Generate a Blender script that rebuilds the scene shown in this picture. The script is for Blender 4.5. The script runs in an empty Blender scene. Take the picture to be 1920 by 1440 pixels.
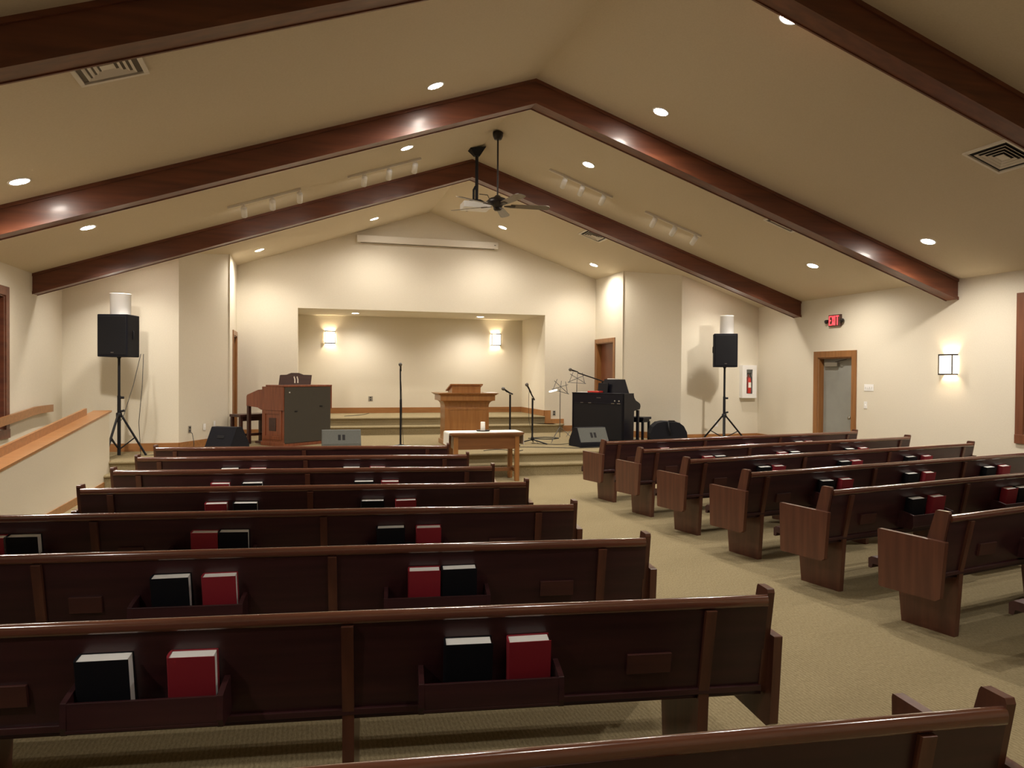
import bpy, math, random
from mathutils import Vector, Matrix
random.seed(7)
C = bpy.context.scene.collection
scene = bpy.context.scene
cos, sin, PI = math.cos, math.sin, math.pi

# ---------------------------------------------------------------- camera
FPX, YAW, PITCH, ROLL, CAMZ = 1402.6, 0.2720, -0.0130, -0.0070, 1.715
def pix_ray(px, py):
    u2 = (px-960)/FPX; v2 = (720-py)/FPX
    u = u2*cos(ROLL)+v2*sin(ROLL); v = -u2*sin(ROLL)+v2*cos(ROLL)
    d = cos(PITCH)-v*sin(PITCH); z = v*cos(PITCH)+sin(PITCH)
    return Vector((u*cos(YAW)+d*sin(YAW), -u*sin(YAW)+d*cos(YAW), z))
fw = pix_ray(960, 720).normalized()
rt = (pix_ray(1960, 720)-pix_ray(960, 720)).normalized()
up = rt.cross(fw).normalized()
cam = bpy.data.objects.new('camera', bpy.data.cameras.new('camera')); C.objects.link(cam)
cam.matrix_world = Matrix(((rt.x, up.x, -fw.x, 0), (rt.y, up.y, -fw.y, 0), (rt.z, up.z, -fw.z, CAMZ), (0, 0, 0, 1)))
cam.data.sensor_width = 36; cam.data.lens = FPX/1920*36; cam.data.clip_start = .05
scene.camera = cam

# ---------------------------------------------------------------- light and exposure
w = bpy.data.worlds.new('world'); scene.world = w; w.use_nodes = True
w.node_tree.nodes['Background'].inputs[0].default_value = (.02, .025, .04, 1)
w.node_tree.nodes['Background'].inputs[1].default_value = .3
scene.view_settings.view_transform = 'Standard'; scene.view_settings.look = 'None'
scene.view_settings.exposure = 2.35; scene.view_settings.gamma = 1
CAN_COLOR = (1.0, .925, .82)
CAN_POWER = 36.0        # emission strength of the recessed lamp discs
SPOT_WATTS = 36.0       # downward beam of each recessed lamp
SCONCE_POWER = .5

# ---------------------------------------------------------------- materials
def mat(name, rgb, rough=.6, metal=0, spec=.5, coat=0, emit=None, es=0):
    m = bpy.data.materials.new(name); m.use_nodes = True
    b = m.node_tree.nodes['Principled BSDF']
    b.inputs['Base Color'].default_value = (*rgb, 1); b.inputs['Roughness'].default_value = rough
    b.inputs['Metallic'].default_value = metal; b.inputs['Specular IOR Level'].default_value = spec
    b.inputs['Coat Weight'].default_value = coat; b.inputs['Coat Roughness'].default_value = .15
    if emit:
        b.inputs['Emission Color'].default_value = (*emit, 1); b.inputs['Emission Strength'].default_value = es
    return m
def nodes(m): return m.node_tree.nodes, m.node_tree.links, m.node_tree.nodes['Principled BSDF']
def noisy(m, c1, c2, scale=(1, 1, 1), nscale=8, detail=4, bump=0, bdist=.002, lo=.35, hi=.65):
    n, l, b = nodes(m)
    tc = n.new('ShaderNodeTexCoord'); mp = n.new('ShaderNodeMapping'); mp.inputs['Scale'].default_value = scale
    l.new(tc.outputs['Object'], mp.inputs['Vector'])
    nz = n.new('ShaderNodeTexNoise'); nz.inputs['Scale'].default_value = nscale; nz.inputs['Detail'].default_value = detail
    l.new(mp.outputs[0], nz.inputs['Vector'])
    cr = n.new('ShaderNodeValToRGB'); cr.color_ramp.elements[0].position = lo; cr.color_ramp.elements[1].position = hi
    cr.color_ramp.elements[0].color = (*c1, 1); cr.color_ramp.elements[1].color = (*c2, 1)
    l.new(nz.outputs['Fac'], cr.inputs[0]); l.new(cr.outputs[0], b.inputs['Base Color'])
    if bump:
        bp = n.new('ShaderNodeBump'); bp.inputs['Strength'].default_value = bump; bp.inputs['Distance'].default_value = bdist
        l.new(nz.outputs['Fac'], bp.inputs['Height']); l.new(bp.outputs[0], b.inputs['Normal'])
    return m
def wood(name, c1, c2, axis='x', rough=.3, coat=.3, ns=14):
    s = {'x': (.12, 1.6, 1.6), 'y': (1.6, .12, 1.6), 'z': (1.6, 1.6, .12)}[axis]
    m = mat(name, c1, rough, coat=coat)
    return noisy(m, c1, c2, s, ns, 5, .05, .001, .3, .7)
M = {}
M['wall'] = noisy(mat('cream_wall_paint', (.72, .66, .54), .85, spec=.2), (.71, .65, .53), (.74, .68, .56), nscale=60, bump=.15)
M['ceiling'] = noisy(mat('ceiling_paint', (.64, .56, .42), .9, spec=.2), (.63, .55, .41), (.66, .58, .44), nscale=60, bump=.15)
M['beam'] = wood('beam_wood', (.10, .030, .016), (.18, .056, .025), 'x', .38, .12, 9)
M['pew'] = wood('dark_pew_wood', (.032, .0095, .0115), (.054, .016, .0175), 'x', .36, .12)
M['rail'] = wood('pew_rail_wood', (.105, .036, .022), (.16, .058, .032), 'x', .14, 1.0)
M['card'] = wood('card_holder_wood', (.055, .018, .016), (.08, .026, .02), 'x', .4, .1)
M['pew_z'] = wood('pew_end_wood', (.080, .028, .018), (.135, .049, .028), 'z', .30, .15)
M['oak'] = wood('oak_trim', (.29, .125, .04), (.40, .18, .06), 'x', .4, .2)
M['oak_z'] = wood('oak_upright', (.36, .155, .045), (.46, .21, .07), 'z', .4, .2)
M['casing'] = wood('door_casing_wood', (.24, .10, .028), (.33, .145, .045), 'z', .4, .2)
M['brown'] = wood('brown_door_wood', (.14, .045, .02), (.20, .07, .03), 'z', .4, .2)
M['pulpit'] = wood('pulpit_wood', (.27, .110, .030), (.37, .165, .05), 'z', .35, .3)
M['table'] = wood('table_wood', (.17, .068, .026), (.24, .10, .036), 'x', .3, .3)
M['organ'] = wood('organ_wood', (.17, .045, .022), (.27, .08, .035), 'z', .3, .3)
M['bench'] = wood('dark_bench_wood', (.035, .012, .010), (.06, .02, .014), 'x', .35, .2)
M['grille'] = noisy(mat('grille_cloth', (.05, .045, .03), .95, spec=.1), (.058, .051, .040), (.082, .072, .056), nscale=160, bump=.3)
M['black'] = mat('black_plastic', (.007, .007, .010), .5, spec=.3)
M['blackmat'] = noisy(mat('black_textured', (.010, .010, .014), .75, spec=.2), (.006, .006, .010), (.012, .012, .017), nscale=200, bump=.1)
M['gloss'] = mat('piano_black', (.006, .006, .012), .35, spec=.3, coat=.08)
M['greybox'] = noisy(mat('grey_monitor_carpet', (.08, .08, .075), .8), (.10, .103, .092), (.13, .133, .12), nscale=120)
M['metal'] = mat('brushed_metal', (.5, .48, .44), .35, 1)
M['wire'] = mat('stand_wire', (.16, .15, .14), .45, .8)
M['dark_metal'] = mat('dark_bronze', (.035, .03, .028), .4, .6)
M['white'] = mat('white_plastic', (.86, .85, .83), .5)
M['vent'] = mat('white_vent_metal', (.74, .69, .60), .5)
M['ventdark'] = mat('duct_shadow_metal', (.16, .14, .11), .7)
M['dark'] = mat('dark_recess', (.012, .011, .012), .8)
M['cloth'] = noisy(mat('white_cloth', (.85, .83, .78), .9), (.84, .82, .77), (.88, .86, .81), nscale=90, bump=.2)
M['wax'] = mat('white_wax', (.86, .83, .76), .5)
M['paper'] = noisy(mat('page_edges', (.9, .9, .88), .8), (.87, .87, .85), (.93, .93, .91), (1, 40, 1), 12)
M['redcloth'] = mat('red_book_cloth', (.29, .014, .028), .6)
M['blackcloth'] = mat('black_book_cloth', (.004, .0045, .008), .7, spec=.25)
M['brass'] = mat('outlet_steel', (.38, .36, .32), .4, .6)
M['doorgrey'] = noisy(mat('grey_door_paint', (.27, .27, .24), .5), (.26, .26, .235), (.285, .285, .255), nscale=4)
M['fanblade'] = wood('fan_blade_wood', (.10, .075, .05), (.15, .115, .08), 'x', .35, .2)
M['shade'] = mat('glass_shade', (.85, .8, .65), .4)
M['cable'] = mat('black_cable', (.02, .02, .02), .5)
M['lamp'] = mat('lamp_disc', (1, 1, 1), .5, emit=CAN_COLOR, es=CAN_POWER)
M['alcove_lamp'] = mat('alcove_lamp_disc', (1, 1, 1), .5, emit=CAN_COLOR, es=14)
M['track_lamp'] = mat('track_lamp_disc', (1, 1, 1), .5, emit=CAN_COLOR, es=12)
M['sconce'] = mat('sconce_glass', (1, .95, .85), .5, emit=(1, .84, .60), es=SCONCE_POWER)
M['sconce_bulb'] = mat('sconce_bulb', (1, .95, .85), .5, emit=(1, .84, .60), es=65)
M['cliplamp'] = mat('clip_lamp_glow', (1, 1, 1), .5, emit=(1, .95, .85), es=.8)
M['exitred'] = mat('exit_letters', (.8, .1, .1), .5, emit=(1, .035, .05), es=.5)
M['exitface'] = mat('exit_face', (.10, .05, .04), .5)
M['extred'] = mat('extinguisher_red', (.55, .03, .02), .3)
M['glass'] = mat('pane_glass', (.9, .95, 1), .03); M['glass'].node_tree.nodes['Principled BSDF'].inputs['Transmission Weight'].default_value = 1
# carpet: fine rows of beige loops
m = mat('beige_carpet', (.40, .33, .2), .95, spec=.1); n, l, b = nodes(m); M['carpet'] = m
tc = n.new('ShaderNodeTexCoord'); n1 = n.new('ShaderNodeTexNoise'); n1.inputs['Scale'].default_value = 70; n1.inputs['Detail'].default_value = 3
mp = n.new('ShaderNodeMapping'); mp.inputs['Scale'].default_value = (1.8, .5, 1); l.new(tc.outputs['Object'], mp.inputs[0]); l.new(mp.outputs[0], n1.inputs['Vector'])
wv = n.new('ShaderNodeTexWave'); wv.bands_direction = 'X'; wv.inputs['Scale'].default_value = 14; wv.inputs['Distortion'].default_value = 3
wv.inputs['Detail'].default_value = 2; wv.inputs['Detail Scale'].default_value = 6; l.new(tc.outputs['Object'], wv.inputs['Vector'])
ad = n.new('ShaderNodeMath'); ad.operation = 'MULTIPLY_ADD'; ad.inputs[1].default_value = .22; l.new(wv.outputs['Fac'], ad.inputs[0]); l.new(n1.outputs['Fac'], ad.inputs[2])
cr = n.new('ShaderNodeValToRGB'); cr.color_ramp.elements[0].position = .35; cr.color_ramp.elements[1].position = 1.0
cr.color_ramp.elements[0].color = (.22, .175, .095, 1); cr.color_ramp.elements[1].color = (.38, .31, .185, 1)
l.new(ad.outputs[0], cr.inputs[0]); l.new(cr.outputs[0], b.inputs['Base Color'])
bp = n.new('ShaderNodeBump'); bp.inputs['Strength'].default_value = .5; bp.inputs['Distance'].default_value = .004
l.new(ad.outputs[0], bp.inputs['Height']); l.new(bp.outputs[0], b.inputs['Normal'])

# ---------------------------------------------------------------- mesh helper
class MB:
    def __init__(s): s.v = []; s.f = []; s.sm = []; s.mi = []
    def add(s, vs, fs, smooth=False, T=None, mi=0):
        o = len(s.v)
        s.v += [tuple(T @ Vector(p)) if T else tuple(p) for p in vs]
        for f in fs: s.f.append([i+o for i in f]); s.sm.append(smooth); s.mi.append(mi)
        return s
    def box(s, x0, x1, y0, y1, z0, z1, T=None, mi=0):
        return s.add([(x0, y0, z0), (x1, y0, z0), (x1, y1, z0), (x0, y1, z0), (x0, y0, z1), (x1, y0, z1), (x1, y1, z1), (x0, y1, z1)],
                     [(0, 3, 2, 1), (4, 5, 6, 7), (0, 1, 5, 4), (1, 2, 6, 5), (2, 3, 7, 6), (3, 0, 4, 7)], T=T, mi=mi)
    def hexa(s, b4, t4, T=None):     # bottom 4 (ccw seen from above) and top 4
        return s.add(list(b4)+list(t4), [(0, 3, 2, 1), (4, 5, 6, 7), (0, 1, 5, 4), (1, 2, 6, 5), (2, 3, 7, 6), (3, 0, 4, 7)], T=T)
    def prism(s, prof, a0, a1, axis='x', smooth=False, T=None):
        # prof 2-D points; axis x -> (y,z), y -> (x,z), z -> (x,y)
        def P(p, a): return {'x': (a, p[0], p[1]), 'y': (p[0], a, p[1]), 'z': (p[0], p[1], a)}[axis]
        n = len(prof); ar = sum(prof[i][0]*prof[(i+1) % n][1]-prof[(i+1) % n][0]*prof[i][1] for i in range(n))
        flip = (ar > 0) == (axis == 'y')
        pr = prof if not flip else prof[::-1]
        pr = pr if ar > 0 or flip else pr
        if (ar < 0 and axis != 'y') or (ar > 0 and axis == 'y'): pr = prof[::-1]
        else: pr = prof
        A = [P(p, a0) for p in pr]; B = [P(p, a1) for p in pr]
        if a1 < a0: A, B = B, A
        s.add(A+B, [(i, (i+1) % n, n+(i+1) % n, n+i) for i in range(n)], smooth, T)
        s.add(A, [tuple(range(n))[::-1]], False, T); s.add(B, [tuple(range(n))], False, T)
        return s
    def tube(s, pts, r, seg=8, T=None, closed=False):
        pts = [Vector(p) for p in pts]; n = len(pts); rs = r if isinstance(r, (list, tuple)) else [r]*n
        vs = []; prev = None
        for i, p in enumerate(pts):
            if closed: d = (pts[(i+1) % n]-pts[i-1])
            else: d = (pts[min(i+1, n-1)]-pts[max(i-1, 0)])
            d.normalize()
            if prev is None:
                a = d.orthogonal().normalized()
            else:
                a = prev - d*prev.dot(d)
                a = a.normalized() if a.length > 1e-6 else d.orthogonal().normalized()
            prev = a; b = d.cross(a)
            for k in range(seg):
                t = 2*PI*k/seg; vs.append(p+(a*cos(t)+b*sin(t))*rs[i])
        fs = []
        m = n if closed else n-1
        for i in range(m):
            for k in range(seg):
                j = (i+1) % n
                fs.append((i*seg+k, i*seg+(k+1) % seg, j*seg+(k+1) % seg, j*seg+k))
        s.add(vs, fs, True, T)
        if not closed:
            s.add(vs[:seg], [tuple(range(seg))[::-1]], False, T); s.add(vs[-seg:], [tuple(range(seg))], False, T)
        return s
    def lathe(s, prof, seg=24, T=None, flat=False):   # prof (r,z) bottom to top
        vs = []; 
        for r, z in prof:
            for k in range(seg): vs.append((r*cos(2*PI*k/seg), r*sin(2*PI*k/seg), z))
        fs = []
        for i in range(len(prof)-1):
            for k in range(seg): fs.append((i*seg+k, i*seg+(k+1) % seg, (i+1)*seg+(k+1) % seg, (i+1)*seg+k))
        s.add(vs, fs, not flat, T)
        if prof[0][0] > 1e-5: s.add(vs[:seg], [tuple(range(seg))[::-1]], False, T)
        if prof[-1][0] > 1e-5: s.add(vs[-seg:], [tuple(range(seg))], False, T)
        return s
    def mesh(s, name, mats, ):
        me = bpy.data.meshes.new(name); me.from_pydata(s.v, [], s.f); me.validate()
        for i, p in enumerate(me.polygons):
            p.use_smooth = s.sm[i]; p.material_index = s.mi[i]
        for m in (mats if isinstance(mats, (list, tuple)) else [mats]): me.materials.append(m)
        me.update(); return me
    def build(s, name, mats, parent=None, bevel=0, seg=2):
        me = s.mesh(name, mats); o = bpy.data.objects.new(name, me); C.objects.link(o)
        if parent is not None: o.parent = parent
        if bevel:
            bv = o.modifiers.new('bevel', 'BEVEL'); bv.width = bevel; bv.segments = seg; bv.limit_method = 'ANGLE'; bv.angle_limit = math.radians(35)
            bv.harden_normals = False
        return o
def tag(o, label, cat, group=None):
    o['label'] = label; o['category'] = cat
    if group: o['group'] = group
    return o
def thing(name, label, cat, loc=(0, 0, 0), rz=0, group=None):
    o = bpy.data.objects.new(name, None); C.objects.link(o); o.empty_display_size = .1
    o.location = loc; o.rotation_euler = (0, 0, rz)
    return tag(o, label, cat, group)
def struct(o): o['kind'] = 'structure'; return o
def copy_tree(o, parent=None):
    c = o.copy(); C.objects.link(c)
    if parent is not None: c.parent = parent
    for ch in list(o.children):
        if ch.type != 'LIGHT': copy_tree(ch, c)
    return c
def TR(x=0, y=0, z=0, rz=0, rx=0, ry=0):
    return Matrix.Translation((x, y, z)) @ Matrix.Rotation(rz, 4, 'Z') @ Matrix.Rotation(ry, 4, 'Y') @ Matrix.Rotation(rx, 4, 'X')
def aim(p, d):     # matrix at p whose local z axis points along d
    d = Vector(d).normalized()
    return Matrix.Translation(p) @ d.to_track_quat('Z', 'Y').to_matrix().to_4x4()

# ---------------------------------------------------------------- the room
XL, XR, XC, ZR, SL = -3.84, 9.30, 2.757, 5.369, .337
YB, YF, YW, PZ = -2.2, 16.87, 13.90, .365       # back wall, chancel wall, side front walls, platform height
def cz(x): return ZR-SL*abs(x-XC)
SLA = math.atan(SL)
def wall(name, A, B, z0=0, ztop=None, holes=(), t=.18, mt='wall', extra=()):
    # wall from plan point A to B, inner face on AB, thickness to the right of A->B
    A = Vector((*A, 0)); B = Vector((*B, 0)); L = (B-A).length; d = (B-A)/L; nrm = Vector((d.y, -d.x, 0))*t
    top = ztop if ztop else (lambda x: cz(x)+.05)
    br = {0, L}
    if abs(B.x-A.x) > 1e-6:
        sx = (XC-A.x)/(B.x-A.x)*L
        if 0 < sx < L: br.add(sx)
    for h in holes: br |= {h[0], h[1]}
    br = sorted(br); mb = MB()
    def seg(s0, s1, za0, za1, zb0, zb1):
        p, q = A+d*s0, A+d*s1
        V = lambda P, z: (P.x, P.y, z)
        mb.hexa([V(p, za0), V(q, zb0), V(q+nrm, zb0), V(p+nrm, za0)][::-1], [V(p, za1), V(q, zb1), V(q+nrm, zb1), V(p+nrm, za1)][::-1])
    for s0, s1 in zip(br, br[1:]):
        t0, t1 = top((A+d*s0).x), top((A+d*s1).x)
        h = [h for h in holes if h[0] <= s0+1e-6 and h[1] >= s1-1e-6]
        if h:
            h = h[0]
            if h[2] > z0+1e-4: seg(s0, s1, z0, h[2], z0, h[2])
            seg(s0, s1, h[3], t0, h[3], t1)
        else: seg(s0, s1, z0, t0, z0, t1)
    return struct(mb.build(name, M[mt]))
# right wall, from the back to the front: thickness outwards (+x is right of +y direction)
wall('wall_right', (XR, YB), (XR, YW), holes=[(6.50-YB, 7.80-YB, .95, 2.74), (11.07-YB, 11.97-YB, 0, 2.065)])
wall('wall_left', (XL, YW), (XL, YB), holes=[(YW-11.43, YW-10.13, .93, 2.72)])
wall('wall_back', (XR, YB), (XL, YB), t=-.18) if False else wall('wall_back', (XR+.18, YB), (XL-.18, YB))
RX, LX = 6.79, -1.365             # chancel side walls
wall('wall_front', (LX-.2, YF), (RX+.2, YF), holes=[(1.245+.2, 6.875+.2, 0, 3.12)], t=-.18)
wall('wall_front_left', (XL-.18, YW), (-2.06, YW), t=-.18)
wall('wall_front_right', (7.49, YW), (XR+.18, YW), t=-.18)
wall('wall_angled_left', (-2.06, YW), (LX-.02, 15.30), t=-.18)
wall('wall_angled_right', (RX+.02, 15.27), (7.49, YW), t=-.18)
wall('wall_return_left', (LX, 15.30), (LX, YF), t=-.16, holes=[(.68, 1.45, PZ, 2.47)])
wall('wall_return_right', (RX, YF), (RX, 15.27), t=-.16, holes=[(.07, 1.10, PZ, 2.47)])
# alcove box
AX0, AX1, AY, AZ = -.12, 5.51, 18.80, 3.12
wall('wall_alcove_left', (AX0, YF+.18), (AX0, AY), ztop=lambda x: AZ+.02, t=-.15)
wall('wall_alcove_right', (AX1, AY), (AX1, YF+.18), ztop=lambda x: AZ+.02, t=-.15)
wall('wall_alcove_back', (AX0-.15, AY), (AX1+.15, AY), ztop=lambda x: AZ+.02, t=-.15)
struct(MB().box(AX0-.15, AX1+.15, YF+.18, AY+.15, AZ, AZ+.12).build('ceiling_alcove', M['wall']))
# ceiling slabs
mb = MB(); x0, x1 = XL-.2, XR+.2
mb.prism([(x0, cz(x0)), (XC, ZR), (x1, cz(x1)), (x1, cz(x1)+.2), (XC, ZR+.2), (x0, cz(x0)+.2)], YB-.2, YF+.2, 'y')
struct(mb.build('ceiling', M['ceiling']))
struct(MB().box(XL-.2, XR+.2, YB-.2, AY+.2, -.15, 0).build('floor', M['carpet']))
# platform with rounded step edges
def nose(y0, y1, z0, z1, r=.022, over=.03):   # profile in (y,z) of a block whose front edge has a rounded nosing
    p = [(y1, z0), (y1, z1)]
    cy, czz = y0-over+r, z1-r
    for k in range(7):
        a = PI/2+PI*k/6; p.append((cy+r*cos(a), czz+r*sin(a)))
    p += [(y0, z1-2*r), (y0, z0)]
    return p
mb = MB(); mb.prism(nose(12.10, 12.45, 0, .20), -2.80, XR, 'x')
struct(mb.build('floor_step', M['carpet']))
mb = MB(); mb.prism(nose(12.40, YF+.02, 0, PZ), -2.80, XR, 'x'); mb.box(XL, -2.80, 12.40, YF, 0, PZ)
struct(mb.build('floor_platform', M['carpet']))
mb = MB()
mb.prism(nose(16.50, YF+.2, PZ, .555), -.45, 5.72, 'x')
mb.lathe([(.35, PZ), (.35, .511), (.372, .52), (.38, .533), (.372, .548), (.35, .555), (0, .555)], 32, TR(5.60, 16.86, 0))
struct(mb.build('floor_alcove_step', M['carpet']))
mb = MB(); mb.prism(nose(16.86, AY, PZ, .73), AX0, AX1, 'x'); struct(mb.build('floor_alcove', M['carpet']))
# ramp beside the left wall with its half wall
mb = MB(); mb.prism([(8.0, 0), (12.42, 0), (12.42, PZ)], XL, -2.98, 'x'); struct(mb.build('floor_ramp', M['carpet']))
mb = MB(); mb.prism([(8.0, 0), (12.42, 0), (12.42, 1.10), (8.0, .735)], -2.98, -2.80, 'x'); struct(mb.build('wall_ramp', M['wall']))
capw = thing('ledge', 'sloping light oak cap with raised edge on top of the cream ramp half wall', 'wall cap', (-2.89, 10.2, 0.9))
def sl(y, base=.735, y0=8.0): return base+(y-y0)*(1.10-.735)/4.42
mb = MB(); T0 = Matrix.Translation((2.89, -10.2, -.9))
mb.prism([(7.97, sl(7.97)), (12.46, sl(12.46)), (12.46, sl(12.46)+.028), (7.97, sl(7.97)+.028)], -3.02, -2.775, 'x', T=T0)
mb.build('cap_board', M['oak'], capw, .004)
mb = MB(); mb.prism([(7.97, sl(7.97)+.028), (11.95, sl(11.95)+.028), (11.95, sl(11.95)+.125), (7.97, sl(7.97)+.125)], -3.02, -2.985, 'x', T=T0)
mb.build('raised_edge', M['oak'], capw, .003)
struct(MB().box(-2.80, -2.785, 8.0, 12.07, 0, .10).build('baseboard_ramp', M['oak']))
struct(MB().box(-2.98, -2.78, 12.405, 12.425, 0, .37).build('trim_ramp', M['oak']))
# hand rail on the left wall
hr = thing('handrail', 'light oak handrail fixed to the left wall above the ramp', 'handrail', (XL+.06, 10, 1.0))
T0 = Matrix.Translation((-(XL+.06), -10, -1.0)); mb = MB()
mb.prism([(7.5, .75), (12.45, 1.085), (13.13, 1.085), (13.13, 1.195), (12.40, 1.195), (7.5, .865)], XL+.055, XL+.095, 'x', T=T0)
mb.build('rail', M['oak'], hr, .006)
for yy, zz in ((8.6, .86), (10.6, 1.0), (12.8, 1.12)):
    MB().box(XL, XL+.06, yy-.03, yy+.03, zz-.02, zz+.03, T=T0).build('bracket', M['oak'], hr)
# ceiling beams
def beam(i, y):
    mb = MB(); H, T = .298, .20; xa, xb = XL, XR
    mb.prism([(xa, cz(xa)-H), (XC, ZR-H), (xb, cz(xb)-H), (xb, cz(xb)+.01), (XC, ZR+.01), (xa, cz(xa)+.01)], y, y+T, 'y')
    for yy in (y-.018, y+T):      # small moulding along the lower edge and the top
        mb.prism([(xa, cz(xa)-H-.008), (XC, ZR-H-.008), (xb, cz(xb)-H-.008), (xb, cz(xb)-H+.035), (XC, ZR-H+.035), (xa, cz(xa)-H+.035)], yy, yy+.018, 'y')
        mb.prism([(xa, cz(xa)-.04), (XC, ZR-.04), (xb, cz(xb)-.04), (xb, cz(xb)), (XC, ZR), (xa, cz(xa))], yy, yy+.018, 'y')
    o = mb.build('trim_%d' % i, M['beam']); struct(o)
for i, y in enumerate((1.57, 5.217, 8.884, 12.50)): beam(i+1, y)
# baseboards
bb = .135
def base(name, A, B, z, t=.018, h=bb, m='oak'):
    A = Vector((*A, 0)); B = Vector((*B, 0)); d = (B-A).normalized(); nn = Vector((-d.y, d.x, 0))*t
    mb = MB(); P = [A, B, B+nn, A+nn]
    mb.hexa([(p.x, p.y, z) for p in P], [(p.x, p.y, z+h) for p in P]); return struct(mb.build(name, M[m]))
base('baseboard_front_left', (-2.06, YW), (XL, YW), PZ)
base('baseboard_angled_left', (LX, 15.30), (-2.06, YW), PZ)
base('baseboard_front_right', (XR, YW), (7.49, YW), PZ)
base('baseboard_angled_right', (7.49, YW), (RX, 15.27), PZ)
base('baseboard_right', (XR, 12.12), (XR, YW), 0, h=PZ+bb)
base('baseboard_right_rear', (XR, YB), (XR, 10.92), 0, h=.12)
base('baseboard_left', (XL, YW), (XL, YB), 0, h=.12)
base('baseboard_front_chancel_left', (-.5, YF), (LX, YF), PZ)
base('baseboard_front_chancel_right', (RX, YF), (5.98, YF), PZ)
base('baseboard_alcove', (AX1, AY), (AX0, AY), .73)
base('baseboard_alcove_right', (AX1, YF), (AX1, AY), .73)
base('baseboard_alcove_left', (AX0, AY), (AX0, YF), .73)
struct(MB().box(AX1, 5.66, YF-.02, YF, .555, .865).build('trim_step_right', M['oak_z']))
struct(MB().box(5.66, 5.99, YF-.02, YF, PZ, .66).build('trim_step_corner', M['oak_z']))

# ---------------------------------------------------------------- doors and windows
def casing(mb, a0, a1, z0, z1, face, wd=.10, out=.02, side='x', sgn=1):
    # picture-frame boards round an opening in a wall of constant x; sgn = direction into the room
    f0, f1 = sorted((face, face+sgn*out))
    mb.box(f0, f1, a0-wd, a0, z0, z1+wd); mb.box(f0, f1, a1, a1+wd, z0, z1+wd); mb.box(f0, f1, a0, a1, z1, z1+wd)
def jamb(mb, a0, a1, z0, z1, x0, x1, t=.02):
    mb.box(x0, x1, a0, a0+t, z0, z1); mb.box(x0, x1, a1-t, a1, z0, z1); mb.box(x0, x1, a0, a1, z1-t, z1)
# right wall service door: grey steel leaf with a closer
d1 = bpy.data.objects.new('door_1', None); C.objects.link(d1); struct(d1)
mb = MB(); casing(mb, 11.07, 11.97, 0, 2.065, XR, .115, .022, sgn=-1); jamb(mb, 11.07, 11.97, 0, 2.065, XR, XR+.15, .025); mb.build('door_frame', M['casing'], d1, .003)
MB().box(XR+.10, XR+.145, 11.095, 11.945, .01, 2.04).build('door_leaf', M['doorgrey'], d1, .002)
MB().box(XR+.045, XR+.10, 11.52, 11.86, 1.90, 1.975).build('door_closer', M['metal'], d1, .005)
MB().tube([(XR+.06, 11.58, 1.98), (XR+.01, 11.40, 2.0), (XR+.05, 11.28, 2.02)], .008).build('closer_arm', M['dark_metal'], d1)
MB().lathe([(.028, 0), (.03, .02), (.012, .03), (.012, .05), (.028, .06), (.03, .08), (.0, .085)], 16, aim((XR+.10, 11.17, .98), (-1, 0, 0))).build('door_knob', M['metal'], d1)
# right chancel doorway with a brown door standing in it
d2 = bpy.data.objects.new('door_2', None); C.objects.link(d2); struct(d2)
y0, y1 = YF-1.10, YF-.07
mb = MB(); casing(mb, y0, y1, PZ, 2.47, RX, .095, .02, sgn=-1); jamb(mb, y0, y1, PZ, 2.47, RX, RX+.16, .02); mb.build('door_frame', M['casing'], d2, .003)
MB().box(RX+.12, RX+.158, y0+.02, y1-.02, PZ, 2.45).build('door_leaf', M['brown'], d2, .002)
MB().lathe([(.026, 0), (.012, .02), (.028, .045), (.0, .06)], 14, aim((RX+.12, y0+.1, PZ+.98), (-1, 0, 0))).build('door_knob', M['metal'], d2)
# left chancel doorway
d3 = bpy.data.objects.new('door_3', None); C.objects.link(d3); struct(d3)
mb = MB(); casing(mb, 15.98, 16.75, PZ, 2.47, LX, .095, .02, sgn=1); jamb(mb, 15.98, 16.75, PZ, 2.47, LX-.16, LX, .02); mb.build('door_frame', M['casing'], d3, .003)
MB().box(LX-.155, LX-.12, 16.0, 16.73, PZ, 2.45).build('door_leaf', M['brown'], d3, .002)
def window(n, xw, y0, y1, z0, z1, sgn, fm='brown'):
    w_ = bpy.data.objects.new('window_%d' % n, None); C.objects.link(w_); struct(w_)
    mb = MB(); casing(mb, y0, y1, z0-.12, z1, xw, .12, .022, sgn=sgn)
    f0, f1 = sorted((xw, xw+sgn*.03)); mb.box(f0, f1, y0-.12, y1+.12, z0-.12, z0)
    xo = sorted((xw, xw-sgn*.16)); jamb(mb, y0, y1, z0, z1, *xo, .02); mb.build('window_frame', M[fm], w_, .003)
    mb = MB(); xs = sorted((xw-sgn*.10, xw-sgn*.14))
    mb.box(*xs, y0+.02, y0+.09, z0, z1-.02); mb.box(*xs, y1-.09, y1-.02, z0, z1-.02); mb.box(*xs, y0+.09, y1-.09, z0, z0+.08); mb.box(*xs, y0+.09, y1-.09, z1-.10, z1-.02)
    mb.box(*xs, y0+.09, y1-.09, (z0+z1)/2-.025, (z0+z1)/2+.025); mb.build('sash', M['brown'], w_, .003)
    xp = sorted((xw-sgn*.118, xw-sgn*.122)); MB().box(*xp, y0+.08, y1-.08, z0+.07, z1-.09).build('pane', M['glass'], w_)
window(1, XR, 6.50, 7.80, .95, 2.74, -1)
window(2, XL, 10.13, 11.43, .93, 2.72, 1, 'beam')

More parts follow.
